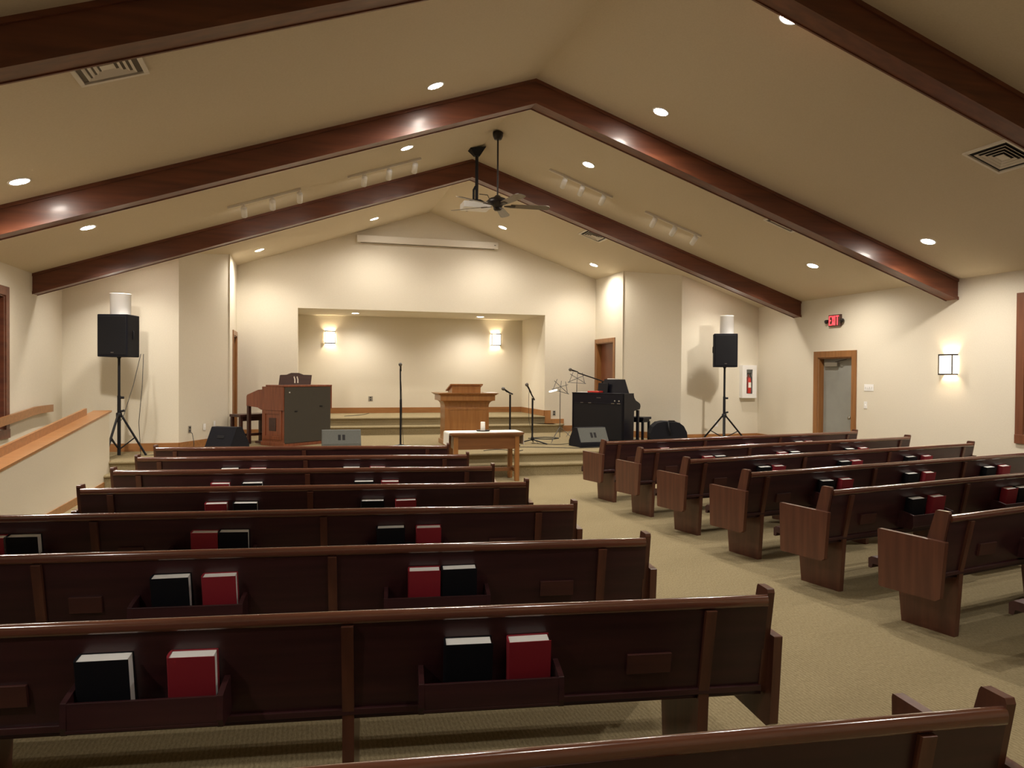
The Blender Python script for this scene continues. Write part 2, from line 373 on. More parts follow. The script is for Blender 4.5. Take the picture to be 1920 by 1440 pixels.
# ---------------------------------------------------------------- pews
ORD = ['', 'first', 'second', 'third', 'fourth', 'fifth', 'sixth', 'seventh', 'eighth']
def make_pew(L, sg, sups, racks, cards):
    root = bpy.data.objects.new('pew', None); C.objects.link(root); root.empty_display_size = .1
    X = lambda u: sg*u
    def bx(mb, u0, u1, *r): a, b = sorted((X(u0), X(u1))); return mb.box(a, b, *r)
    def pr(mb, prof, u0, u1, sm=False): a, b = sorted((X(u0), X(u1))); return mb.prism(prof, a, b, 'x', sm)
    mb = MB(); pr(mb, [(.005, .80), (.075, .44), (.105, .44), (.04, .80)], .06, L-.06); mb.build('back_panel', M['pew'], root)
    mb = MB(); pts = []
    for k in range(16):
        a = 2*PI*k/16; r = .0235+.0025*cos(3*a)
        pts.append((.017+r*1.15*cos(a), .812+r*sin(a)))
    pr(mb, pts, .065, L-.065, True); mb.build('top_rail', M['rail'], root)
    mb = MB(); pr(mb, [(.060, .425), (.060, .450), (.125, .450), (.125, .425)], .06, L-.06); mb.build('bottom_rail', M['pew'], root, .003)
    mb = MB(); pr(mb, [(.09, .40), (.10, .435), (.56, .455), (.585, .440), (.585, .375), (.56, .372), (.55, .405), (.10, .395)], .045, L-.045); mb.build('seat', M['pew'], root, .006)
    for u in sups:
        mb = MB(); pr(mb, [(-.012, .785), (.062, .43), (.089, 0), (.47, 0), (.492, .20), (.50, .40), (.08, .40), (.02, .785)], u-.022, u+.022)
        mb.build('support', M['pew_z'], root, .003)
    for e0, e1, e2 in ((0, .036, .066), (L, L-.036, L-.066)):
        mb = MB(); pr(mb, [(0, .845), (.006, .86), (.085, .86), (.092, .85), (.148, .66), (.16, .42), (.07, .42), (.035, .66)], e1, e2); mb.build('end_post', M['pew_z'], root, .003)
        mb = MB(); pr(mb, [(.0, .667), (.478, .672), (.482, .66), (.468, .285), (.455, .277), (.06, .281), (.03, .30)], e0, e1); mb.build('arm_panel', M['pew_z'], root, .004)
    for u0, u1 in racks:
        mb = MB(); T = .012
        pr(mb, [(-.078, .49), (-.078, .583), (-.066, .583), (-.066, .49)], u0, u1)
        pr(mb, [(-.078, .478), (-.078, .49), (.06, .49), (.06, .478)], u0-.005, u1+.005)
        for ua in (u0-.02, u1):
            pr(mb, [(-.07, .47), (-.082, .50), (-.078, .585), (-.02, .60), (.042, .61), (.068, .47)], ua, ua+.02)
        mb.build('hymnal_rack', M['pew'], root, .002)
    for u0, u1 in cards:
        mb = MB(); pr(mb, [(.042, .53), (.028, .612), (.044, .612), (.060, .53)], u0, u1); mb.build('card_holder', M['card'], root, .002)
    return root
RK_L = [(.935, 1.435), (2.155, 2.645), (3.40, 3.90)]
protoLL = make_pew(4.81, -1, (.305, 1.715, 3.10, 4.50), RK_L, [(.455, .635), (2.82, 2.97)])
protoLS = make_pew(3.515, -1, (.305, 1.775, 3.24), RK_L[:2], [(.455, .635)])
protoR = make_pew(4.97, 1, (.27, 1.75, 3.22, 4.70), [(.92, 1.41), (2.19, 2.68), (3.50, 4.02)], [(.42, .60)])
# hymnals: pages and covers, spine on the left, leaning on the pew back
def make_book(col, w_, h_, t_):
    root = bpy.data.objects.new('hymnal', None); C.objects.link(root); root.empty_display_size = .05
    mb = MB(); c = .0035
    mb.box(0, w_, -t_/2, -t_/2+c, 0, h_); mb.box(0, w_, t_/2-c, t_/2, 0, h_)
    sp = [(-.008*cos(a), t_/2*sin(a)) for a in [(-PI/2+PI*k/8) for k in range(9)]]
    mb.prism(sp, 0, h_, 'z'); mb.build('cover', M[col], root)
    MB().box(.001, w_-.006, -t_/2+c, t_/2-c, .004, h_-.005).build('pages', M['paper'], root)
    return root
protoB = {'b': make_book('blackcloth', .175, .222, .064), 'r': make_book('redcloth', .158, .220, .060)}
usedB = set()
CN = {'b': 'black', 'r': 'red'}
RKN = {0: 'aisle-side', 1: 'middle', 2: 'far'}
def put_book(kind, row, u, off, M4, rackn, side, sg, extra=''):
    p = protoB[kind]
    o = p if kind not in usedB else copy_tree(p); usedB.add(kind)
    W_ = .175 if kind == 'b' else .158
    # local corner of spine: the spine is always on the viewer's left
    uu = (u if sg > 0 else -(u+W_+.035))
    jt = random.uniform(-.035, .035)
    o.matrix_world = M4 @ Matrix.Translation((uu+.006, .026+off, .4955)) @ Matrix.Rotation(math.radians(10+random.uniform(-1.5, .5)), 4, 'X') @ Matrix.Rotation(jt*.5, 4, 'Y')
    if side == 'left': rn = {0: 'right', 1: 'left' if row > 4 else 'middle', 2: 'left'}[rackn]
    else: rn = {0: 'left', 1: 'middle', 2: 'right'}[rackn]
    if side == 'left' and row in (2, 3): rn = {0: 'right', 1: 'left'}[rackn]
    tag(o, f'{CN[kind]} hymnal in the {rn} rack on the {ORD[row]} {side}-block pew counted from the camera', 'book',
        f'hymnals in the racks of the {side} block pews')
usedP = set()
def pew_at(proto, row, side, x, y, a, sg, label):
    o = proto if proto.name not in usedP else copy_tree(proto); usedP.add(proto.name)
    o.location = (x, y, 0); o.rotation_euler = (0, 0, a)
    tag(o, label, 'pew', f'dark wooden pews in the {side} block')
    return Matrix.Translation((x, y, 0)) @ Matrix.Rotation(a, 4, 'Z')
aL, aR = -.123, .197
rowsL = {}
for i in range(1, 9):
    x = 1.826+.035-.015*(i-2); y = 2.592+1.080*(i-2); a = aL
    if i == 1: x, y, a = 1.870, 1.545, -.085
    lab = f'long dark cherry-stained pew, {ORD[i]} from the camera in the left block'
    if i == 1: lab = 'dark pew cut off by the bottom edge, nearest the camera in the left block'
    if i == 8: lab = 'dark cherry-stained pew at the front of the left block, beside the small oak table'
    rowsL[i] = pew_at(protoLL if i <= 4 else protoLS, i, 'left', x, y, a, -1, lab)
rowsR = {}
for i in range(2, 9):
    x = 3.937-.023*(i-2); y = 2.737+1.071*(i-2)
    lab = f'long dark cherry-stained pew, {ORD[i-1]} from the camera in the right block'
    if i == 2: lab = 'dark pew in the right block, only its seat edge showing at the right border'
    if i == 8: lab = 'dark cherry-stained pew at the very front of the right block, nearest the platform steps'
    rowsR[i] = pew_at(protoR, i, 'right', x, y, aR, 1, lab)
LB = {2: [('b', 2.43, 1), ('r', 2.145, 1), ('b', 1.15, 0), ('r', .925, 0)],
      3: [('b', 2.365, 1), ('r', 2.145, 1), ('r', 1.14, 0), ('b', .95, 0)],
      4: [('r', 3.565, 2), ('b', 3.375, 2), ('r', 2.335, 1), ('b', 2.15, 1), ('b', 1.165, 0), ('r', .93, 0)],
      5: [('r', 2.36, 1), ('b', 2.14, 1), ('b', 1.175, 0), ('r', .92, 0)],
      6: [('r', 2.43, 1), ('b', 2.14, 1), ('b', 1.145, 0), ('r', .915, 0)],
      7: [('b', 2.42, 1), ('r', 2.145, 1), ('b', 1.18, 0), ('r', .915, 0)]}
for i, l_ in LB.items():
    for k, u, rn in l_: put_book(k, i, u, 0, rowsL[i], rn, 'left', -1)
RB = {4: [('b', .945, 0), ('r', 1.225, 0), ('r', 2.27, 1), ('b', 2.45, 1)],
      5: [('b', .94, 0), ('r', 1.215, 0), ('b', 2.20, 1), ('r', 2.485, 1), ('b', 3.545, 2), ('r', 3.84, 2)],
      6: [('b', 1.01, 0), ('r', 1.24, 0), ('b', 2.30, 1), ('r', 2.515, 1), ('b', 3.51, 2), ('r', 3.83, 2)],
      7: [('r', .97, 0), ('b', 1.15, 0), ('r', 2.23, 1), ('b', 2.45, 1), ('b', 3.51, 2), ('r', 3.80, 2)],
      8: [('r', .95, 0), ('r', 2.53, 1), ('b', 3.515, 2), ('r', 3.74, 2)]}
for i, l_ in RB.items():
    for k, u, rn in l_: put_book(k, i-1, u, 0, rowsR[i], rn, 'right', 1)

# ---------------------------------------------------------------- ceiling fittings
def on_ceiling(x, y, drop=0):      # matrix on the ceiling underside, local z pointing down off the ceiling
    s = 1 if x > XC else -1
    nrm = Vector((-s*SL, 0, -1)).normalized()
    xa = Vector((1, 0, -s*SL)).normalized(); ya = nrm.cross(xa)
    Mx = Matrix.Identity(4)
    for i in range(3): Mx[i][0] = xa[i]; Mx[i][1] = ya[i]; Mx[i][2] = nrm[i]
    p = Vector((x, y, cz(x)))+nrm*drop
    Mx[0][3], Mx[1][3], Mx[2][3] = p
    return Mx
def make_can(key):
    root = bpy.data.objects.new('recessed_light', None); C.objects.link(root); root.empty_display_size = .05
    mb = MB(); mb.lathe([(.105, 0), (.103, .006), (.085, .008), (.083, .0), (.105, 0)], 32); mb.build('trim_ring', M['white'], root)
    mb = MB(); mb.lathe([(.083, -.0005), (.083, .003), (.05, .007), (0, .008)], 32); mb.build('lamp', M[key], root)
    return root
SPOT = bpy.data.lights.new('lamp_beam', 'SPOT'); SPOT.energy = SPOT_WATTS; SPOT.color = CAN_COLOR
SPOT.spot_size = math.radians(150); SPOT.spot_blend = .8; SPOT.shadow_soft_size = .04
SPOT_DIM = SPOT.copy(); SPOT_DIM.energy = SPOT_WATTS*.6; SPOT_LOW = SPOT.copy(); SPOT_LOW.energy = SPOT_WATTS*.42; SPOT_LOW.spot_size = math.radians(130); SPOT_FRONT = SPOT.copy(); SPOT_FRONT.energy = SPOT_WATTS*.72
SPOT_AIM = SPOT.copy(); SPOT_AIM.energy = 40; SPOT_AIM.spot_size = math.radians(49); SPOT_AIM.spot_blend = .6; SPOT_AIM.shadow_soft_size = .10
def can_spot(root, p, data=None, d=None):      # plumb beam of one recessed lamp; d points an added beam instead
    l_ = bpy.data.objects.new('lamp_beam', data or SPOT); C.objects.link(l_)
    l_.parent = root; l_.matrix_parent_inverse = root.matrix_world.inverted(); l_.matrix_world = aim(p, -Vector(d)) if d else Matrix.Translation(p)
canp = make_can('lamp'); ucan = False
ROWN = {12.90: 'hidden just beyond the far beam', 1.30: 'above the camera', 5.78: 'just beyond the nearest beam', 8.27: 'just before the middle beam',
        10.65: 'between the middle and the far beam', 15.72: 'in front of the chancel wall'}
XN = {-2.65: 'low on the left slope', 1.40: 'high on the left slope', 4.15: 'high on the right slope', 8.14: 'low on the right slope', -.85: 'lower on the left slope', 6.27: 'lower on the right slope'}
CANS = [(x, y) for y in (1.30, 5.78, 8.27, 10.65, 12.90) for x in (-2.65, 1.40, 4.15, 8.14)]+[(x, 15.72) for x in (-.85, 1.40, 4.15, 6.27)]
for x, y in CANS:
    o = canp if not ucan else copy_tree(canp); ucan = True
    o.matrix_world = on_ceiling(x, y)
    can_spot(o, (x, y, cz(x)-.03), {1.30: SPOT_DIM, 12.90: SPOT_LOW, 15.72: SPOT_FRONT}.get(y, SPOT))
    if y == 10.65 and x in (-2.65, 8.14):      # second beam added here to light the wall behind the loudspeakers
        can_spot(o, (x, y, cz(x)-.03), SPOT_AIM, (-.02 if x > 0 else .02, 3.25, -1.78))
    tag(o, f'lit recessed ceiling light {XN[x]}, {ROWN[y]}', 'ceiling light', 'recessed ceiling lights')
acp = make_can('alcove_lamp')
for k, x in enumerate((1.17, 4.17)):
    o = acp if k == 0 else copy_tree(acp)
    o.matrix_world = Matrix.Translation((x, 17.88, AZ)) @ Matrix.Rotation(PI, 4, 'X')
    can_spot(o, (x, 17.88, AZ-.03), SPOT_DIM)
    tag(o, f'small round recessed light in the alcove ceiling, the {"left" if k == 0 else "right"} one', 'ceiling light', 'alcove ceiling lights')
def vent(x, y, s, label, bk='dark'):
    o = tag(bpy.data.objects.new('ceiling_vent', None), label, 'ceiling vent', 'white ceiling air vents'); C.objects.link(o); o.matrix_world = on_ceiling(x, y)
    mb = MB(); t = .035
    mb.box(-s, s, -s, -s+t, 0, .02); mb.box(-s, s, s-t, s, 0, .02); mb.box(-s, -s+t, -s+t, s-t, 0, .02); mb.box(s-t, s, -s+t, s-t, 0, .02)
    mb.build('vent_frame', M['vent'], o, .003)
    MB().box(-s+t, s-t, -s+t, s-t, -.001, .002).build('backing', M[bk], o)
    for k in range(1, 5):
        r = (s-t)*(1-k/5.2); w_ = .022
        mb = MB(); i_ = r-w_; z0, z1 = .004, .016
        for q in range(4):
            T = Matrix.Rotation(q*PI/2, 4, 'Z')
            mb.hexa([(-r, -r, z1), (-i_, -i_, z0), (i_, -i_, z0), (r, -r, z1)][::-1], [(-r, -r, z1+.003), (-i_, -i_, z0+.003), (i_, -i_, z0+.003), (r, -r, z1+.003)][::-1], T)
        mb.build('louvre', M['vent'], o)
    MB().box(-.045, .045, -.045, .045, .008, .014).build('centre_plate', M['vent'], o)
vent(-1.40, 6.14, .25, 'square louvred air vent on the left ceiling slope, half hidden by the nearest beam', 'ventdark')
vent(6.88, 6.05, .26, 'square louvred air vent on the right ceiling slope near the right edge')
vent(6.87, 9.55, .26, 'square louvred air vent on the right slope, partly hidden by the middle beam')
vent(5.48, 13.76, .24, 'square louvred air vent on the right slope beyond the far beam')
# track lights
def track(x0, x1, heads, label):
    xm = (x0+x1)/2; o = tag(bpy.data.objects.new('track_light', None), label, 'track light', 'white track lights before the far beam'); C.objects.link(o); o.matrix_world = on_ceiling(xm, 11.45)
    k = math.sqrt(1+SL*SL); L = (x1-x0)*k/2
    MB().box(-L, L, -.02, .02, 0, .032).build('track_rail', M['vent'], o, .002)
    s = 1 if xm > XC else -1
    Mi = on_ceiling(xm, 11.45).inverted()
    for xh in heads:
        P = on_ceiling(xh, 11.45) @ Vector((0, 0, .03)); p2 = P+Vector((0, .01, -.10))
        T = aim(p2, (0, .80, -.50))
        mb = MB(); mb.lathe([(.0, -.10), (.038, -.09), (.043, -.07), (.043, .085), (.037, .085), (.036, .06), (0, .055)], 20, Mi @ T)
        h = mb.build('track_head', M['white'], o)
        MB().tube([Mi @ P, Mi @ (P+Vector((0, 0, -.06)))], .012).build('stem', M['white'], o)
        MB().lathe([(.034, .066), (.034, .070), (0, .074)], 16, Mi @ T).build('bulb', M['track_lamp'], h)
track(-1.06, -.05, (-.84, -.45, -.07), 'white track light with three heads lower on the left slope')
track(.62, 1.72, (.86, 1.23, 1.62), 'white track light with three heads high on the left slope near the ridge')
track(3.80, 4.89, (4.05, 4.35, 4.72), 'white track light high on the right slope near the ridge')
track(5.48, 6.52, (5.64, 6.01, 6.40), 'white track light with three heads lower on the right slope')
# ceiling fan
fx, fy, fz = 2.80, 10.92, 4.30
fan = thing('ceiling_fan', 'dark bronze five-blade ceiling fan on a long downrod below the ridge', 'ceiling fan', (fx, fy, fz))
MB().lathe([(.0, .93), (.055, .935), (.075, .98), (.08, 1.03), (.075, 1.045)], 24).build('canopy', M['dark_metal'], fan)
MB().tube([(0, 0, .08), (0, 0, .96)], .013, 12).build('downrod', M['dark_metal'], fan)
MB().lathe([(.0, -.09), (.06, -.09), (.085, -.05), (.15, -.02), (.155, .01), (.12, .05), (.06, .07), (.03, .10), (0, .10)], 32).build('motor_housing', M['dark_metal'], fan)
MB().lathe([(0, -.135), (.045, -.13), (.06, -.11), (.06, -.085), (0, -.085)], 24).build('switch_cup', M['dark_metal'], fan)
for k in range(5):
    T = Matrix.Rotation(math.radians(66+72*k), 4, 'Z') @ TR(0, 0, -.055) @ Matrix.Rotation(math.radians(-12), 4, 'X')
    prof = [(.20, -.055), (.72, -.075), (.78, -.06), (.80, -.02), (.80, .02), (.78, .06), (.72, .075), (.20, .055)]
    b_ = MB().prism(prof, -.004, .004, 'z').build('blade', M['fanblade'], fan); b_.matrix_local = T
    MB().prism([(.10, -.012), (.20, -.035), (.27, -.03), (.27, .03), (.20, .035), (.10, .012)], -.012, -.004, 'z').build('blade_arm', M['dark_metal'], b_)
# projector on its pole
pj = thing('projector', 'white projector hanging from a thick black pole beside the ceiling fan', 'projector', (2.66, 11.72, 4.45))
MB().tube([(0, 0, .03), (0, 0, .86)], .026, 14).build('pole', M['black'], pj)
mb = MB(); mb.hexa([(-.04, -.04, .74), (.04, -.04, .74), (.04, .04, .74), (-.04, .04, .74)], [(-.13, -.1, .845), (.13, -.1, .885), (.13, .1, .885), (-.13, .1, .845)]); mb.build('ceiling_bracket', M['black'], pj, .004)
mb = MB(); mb.hexa([(-.17, -.10, .0), (.13, -.10, .0), (.13, .10, .0), (-.17, .10, .0)], [(-.06, -.05, .05), (.05, -.05, .05), (.05, .05, .05), (-.06, .05, .05)]); mb.tube([(-.055, -.02, .03), (-.055, -.02, .20), (-.02, -.01, .26)], .018); mb.build('mount_plate', M['black'], pj)
mb = MB(); mb.box(-.24, .20, -.16, .16, -.105, -.005); mb.build('projector_body', M['white'], pj, .012)
MB().lathe([(.045, 0), (.05, .02), (.04, .035), (.0, .03)], 20, aim((-.12, .16, -.055), (0, 1, 0))).build('lens', M['black'], pj)
MB().tube([(.12, -.10, -.01), (.18, -.12, .05), (.16, -.08, .12), (.04, -.02, .14)], .006).build('cable', M['cable'], pj)
# rolled-up screen case high on the gable
sc = thing('screen_case', 'long cream projection screen case mounted high on the gable wall', 'projection screen', (2.72, 16.80, 4.60))
MB().box(-1.60, 1.60, -.065, .07, 0, .155).build('case', M['vent'], sc, .012)
MB().box(-1.52, 1.52, -.01, .0, -.008, 0).build('bottom_bar', M['dark_metal'], sc)
MB().box(1.50, 1.54, -.068, -.063, .07, .085).build('badge', M['dark_metal'], sc)

# ---------------------------------------------------------------- wall fittings
def sconce(T, label, w_=.23, h_=.29):
    o = tag(bpy.data.objects.new('wall_sconce', None), label, 'wall light', 'square lit wall sconces'); C.objects.link(o); o.matrix_world = T
    # local: x along wall, y out of the wall into the room, z up, origin at centre
    hw, hh, dp = w_/2, h_/2, .10; t = .006
    mb = MB(); mb.box(-hw, hw, dp-t, dp, -hh+.012, hh-.012); mb.box(-hw, -hw+t, .012, dp-t, -hh+.012, hh-.012); mb.box(hw-t, hw, .012, dp-t, -hh+.012, hh-.012)
    mb.build('glass_shade', M['sconce'], o)
    MB().box(-hw*.5, hw*.5, 0, .012, -hh*.6, hh*.6).build('back_plate', M['dark_metal'], o)
    mb = MB(); r = .011
    for z in (-hh, hh):
        mb.box(-hw-r, hw+r, dp-.004, dp+r, z-r, z+r)
        mb.box(-hw-r, -hw+.004, 0, dp, z-r, z+r); mb.box(hw-.004, hw+r, 0, dp, z-r, z+r)
    for x in (-hw-r, hw): mb.box(x, x+r, dp-.002, dp+r, -hh, hh)
    mb.build('frame', M['dark_metal'], o)
    MB().lathe([(0, -.045), (.02, -.035), (.026, 0), (.02, .035), (0, .045)], 16, TR(0, .055, 0)).build('bulb', M['sconce_bulb'], o)
sconce(TR(.62, AY, 2.585, PI), 'lit square wall sconce on the alcove back wall, left one')
sconce(TR(4.79, AY, 2.605, PI), 'lit square wall sconce on the alcove back wall, right one')
sconce(TR(XR, 8.99, 1.905, PI/2), 'lit square wall sconce on the right wall between the grey door and the window')
sconce(TR(XR, 4.9, 1.905, PI/2), 'lit square wall sconce on the right wall out of view near the back pews')
sconce(TR(XL, 8.3, 1.905, -PI/2), 'lit square wall sconce on the left wall out of view')
# exit sign
es = thing('exit_sign', 'small red lit EXIT sign with side lamp heads above the grey door', 'exit sign', (XR, 11.50, 2.73))
MB().box(-.045, 0, -.155, .155, -.105, .105).build('sign_housing', M['exitface'], es, .004)
def letters(name, polys, parent, mt, x0=-.050, x1=-.044):
    mb = MB()
    for b_ in polys: mb.add([(x0, y, z) for y, z in b_]+[(x1, y, z) for y, z in b_], [(0, 1, 2, 3), (7, 6, 5, 4), (0, 4, 5, 1), (1, 5, 6, 2), (2, 6, 7, 3), (3, 7, 4, 0)])
    return mb.build(name, M[mt], parent)
def R_(a0, a1, z0, z1): return [(a0, z0), (a1, z0), (a1, z1), (a0, z1)]
# written left-to-right as seen from the room: towards -y
st = .019; H = .085
E0 = .135
letters('letter_e', [R_(E0-st, E0, -H, H), R_(E0-.062, E0-st, H-st, H), R_(E0-.062, E0-st, -H, -H+st), R_(E0-.054, E0-st, -st/2, st/2)], es, 'exitred')
X0 = .060
letters('letter_x', [[(X0, -H), (X0-st*1.1, -H), (X0-.068, H), (X0-.068+st*1.1, H)], [(X0, H), (X0-st*1.1, H), (X0-.068, -H), (X0-.068+st*1.1, -H)]], es, 'exitred')
letters('letter_i', [R_(-.032, -.032+st, -H, H)], es, 'exitred')
letters('letter_t', [R_(-.125, -.050, H-st, H), R_(-.0975, -.0975+st, -H, H-st)], es, 'exitred')
for s in (-1, 1):
    MB().lathe([(0, -.03), (.03, -.025), (.038, .02), (.034, .03), (0, .028)], 16, aim((-.04, s*.20, -.01), (-1, 0, -.3))).build('lamp_head', M['dark_metal'], es)
# extinguisher cabinet on the right front wall
fe = thing('extinguisher_cabinet', 'white fire extinguisher cabinet on the wall right of the right speaker', 'fire extinguisher cabinet', (9.02, YW, 1.25))
mb = MB(); D = .12
mb.box(-.17, .17, -D, 0, 0, .09); mb.box(-.17, .17, -D, 0, .60, .69); mb.box(-.17, -.07, -D, 0, .09, .60); mb.box(.07, .17, -D, 0, .09, .60); mb.box(-.07, .07, -.02, 0, .09, .60)
mb.build('cabinet', M['white'], fe, .004)
MB().lathe([(0, .10), (.05, .10), (.052, .11), (.052, .40), (.03, .45), (.015, .46), (.015, .50), (0, .50)], 20, TR(0, -.075, 0)).build('extinguisher', M['extred'], fe)
mb = MB(); mb.box(-.02, .05, -.10, -.05, .50, .53); mb.tube([(.03, -.08, .51), (.055, -.095, .42), (.05, -.10, .25)], .008); mb.build('valve_hose', M['black'], fe)
MB().box(-.035, .03, -.1295, -.1285, .22, .33).build('label_patch', M['wax'], fe)
MB().box(-.07, .07, -D+.006, -D+.009, .09, .60).build('glass_pane', M['glass'], fe)
def plate(name, T, w_, h_, label, mt='white', cat='wall plate', grp=None, toggles=1, dark=False):
    o = tag(bpy.data.objects.new(name, None), label, cat, grp); C.objects.link(o); o.matrix_world = T
    MB().box(-w_/2, w_/2, 0, .007, -h_/2, h_/2).build('cover_plate', M[mt], o, .002)
    for k in range(toggles):
        x = (k-(toggles-1)/2)*.046
        if dark:
            for z in (-.028, .028): MB().box(x-.016, x+.016, .0065, .010, z-.014, z+.014).build('socket', M['black'], o)
        else: MB().box(x-.006, x+.006, .006, .018, -.014, .014).build('toggle', M[mt], o)
    return o
plate('light_switch', TR(XR, 10.66, 1.53, PI/2), .22, .115, 'white four-gang light switch plate right of the grey door', toggles=4, cat='light switch')
plate('light_switch', TR(XR, 10.735, 1.23, PI/2), .075, .12, 'small white control plate below the light switches right of the grey door', cat='light switch')
plate('power_outlet', TR(1.605, AY, 1.085, PI), .105, .12, 'steel outlet plate low on the alcove back wall', 'brass', 'power outlet', toggles=1, dark=True)
aw = math.atan2(15.30-13.9, LX+2.06)
for k, (t, z, w_, lb, dk) in enumerate(((.10, .71, .075, 'outlet with a plug in it on the angled left wall', True), (.38, .72, .075, 'white outlet with a black cable on the angled left wall behind the monitor', False), (.58, .75, .06, 'small plate on the angled left wall nearest the doorway', False))):
    L_ = math.hypot(LX+2.06, 1.4); px = -2.06+cos(aw)*(.15+t*L_); py = 13.9+sin(aw)*(.15+t*L_)
    plate('power_outlet', TR(px, py, z, aw-PI), w_, .12, lb, 'brass' if dk else 'white', 'power outlet', dark=dk)
c = MB().tube([(-1.93, 14.14, .69), (-1.87, 14.10, .64), (-1.84, 14.06, .50), (-1.83, 14.0, .372), (-1.72, 14.1, .369)], .006).build('power_cable', M['cable']); tag(c, 'thin cable hanging from the outlet on the angled left wall', 'cable')
plate('power_outlet', TR(8.32, YW, .71, PI), .07, .115, 'white outlet low on the wall behind the right speaker stand', 'white', 'power outlet', dark=False)
plate('power_outlet', TR(5.42+.33, YF, .80, PI), .07, .115, 'steel outlet on the chancel wall above the stepped oak trim', 'brass', 'power outlet', dark=True)

# ---------------------------------------------------------------- loudspeakers on stands
def stand(loc, rz, ht, label, spread=.50, hub=.62):
    o = thing('speaker_stand', label, 'speaker stand', loc, rz, 'black tripod speaker stands')
    MB().tube([(0, 0, .02), (0, 0, ht*.62)], .027, 12).build('lower_tube', M['black'], o)
    MB().tube([(0, 0, ht*.60), (0, 0, ht)], .021, 12).build('upper_tube', M['black'], o)
    MB().lathe([(.03, hub-.04), (.045, hub-.03), (.045, hub+.03), (.03, hub+.04)], 16).build('collar', M['black'], o)
    MB().tube([(0, 0, ht*.60), (.07, -.02, ht*.60)], .020).build('locking_knob', M['black'], o)
    MB().tube([(0, 0, hub+.05), (.08, -.01, hub+.07)], .018).build('collar_knob', M['black'], o)
    for k in range(3):
        a = k*2*PI/3
        c_, s_ = cos(a), sin(a)
        lg = MB().tube([(.03*c_, .03*s_, hub), (spread*c_, spread*s_, .015)], .017).build('leg', M['black'], o)
        MB().tube([(.015*c_, .015*s_, .12), (spread*.58*c_, spread*.58*s_, hub*.44)], .010).build('brace', M['black'], lg)
        MB().lathe([(0, 0), (.018, 0), (.018, .03), (0, .035)], 10, TR(spread*c_, spread*s_, 0)).build('rubber_foot', M['black'], lg)
    return o
stand((-2.82, 13.12, PZ), math.radians(12), 1.56, 'tall black tripod stand holding the left loudspeaker beside the ramp half wall', .38, .66)
stand((8.04, 13.15, PZ), math.radians(-2), 1.51, 'tall black tripod stand holding the right loudspeaker', .52, .56)
def speaker(loc, rz, w_, d_, h_, label):
    o = thing('loudspeaker', label, 'loudspeaker', loc, rz, 'black loudspeakers on stands')
    b_ = .95   # rear narrower
    mb = MB(); mb.hexa([(-w_/2, -d_/2, 0), (w_/2, -d_/2, 0), (w_/2*b_, d_/2, 0), (-w_/2*b_, d_/2, 0)], [(-w_/2, -d_/2, h_), (w_/2, -d_/2, h_), (w_/2*b_, d_/2, h_), (-w_/2*b_, d_/2, h_)])
    mb.build('cabinet', M['blackmat'], o, .012)
    MB().box(-w_/2+.025, w_/2-.025, -d_/2-.008, -d_/2+.002, .03, h_-.03).build('grille', M['black'], o, .006)
    for s in (-1, 1):
        T = Matrix.Translation((s*w_/2*.965, .0, h_*.52)) @ Matrix.Rotation(-s*math.atan((1-b_)*w_/2/d_), 4, 'Z')
        MB().tube([(s*.004, -.02, -.07), (s*.014, -.02, -.05), (s*.014, -.02, .05), (s*.004, -.02, .07)], .009, 8, T).build('handle', M['black'], o)
    MB().box(-.022, .022, -d_/2-.011, -d_/2-.006, .06, .075).build('badge', M['wire'], o)
    MB().lathe([(0, -.02), (.03, -.02), (.03, .001), (0, .001)], 14).build('pole_socket', M['black'], o)
    return o
speaker((-2.82, 13.12, 1.945), math.radians(-14), .47, .42, .665, 'black loudspeaker on the left stand, turned to show its side')
speaker((8.04, 13.15, 1.885), math.radians(-26), .45, .40, .655, 'black loudspeaker on the right stand beside the extinguisher cabinet')
def bucket(loc, r0, r1, h_, label):
    o = tag(MB().lathe([(r0, 0), (r0, .01), (r1, h_-.012), (r1+.004, h_-.008), (r1+.004, h_), (r1-.006, h_), (r1-.012, h_-.02), (0, h_-.03)], 32).build('white_canister', M['white']), label, 'canister', 'white canisters on the loudspeakers'); o.location = loc; return o
bucket((-2.80, 13.13, 2.611), .148, .152, .335, 'white cylindrical canister standing on the left loudspeaker')
bucket((8.08, 13.15, 2.541), .135, .128, .36, 'white cylindrical canister standing on the right loudspeaker')
for pts, lb in (([(-2.50, 13.3, 2.0), (-2.47, 13.05, 1.5), (-2.53, 13.1, .9), (-2.51, 13.15, .372), (-2.3, 13.2, .371)], 'thin black cable hanging from the left loudspeaker'),
                ([(-2.54, 13.3, 2.0), (-2.60, 13.05, 1.5), (-2.71, 12.95, 1.05), (-2.74, 12.89, .95)], 'thin black cable looping from the left loudspeaker to its stand')):
    tag(MB().tube(pts, .005).build('speaker_cable', M['cable']), lb, 'cable')

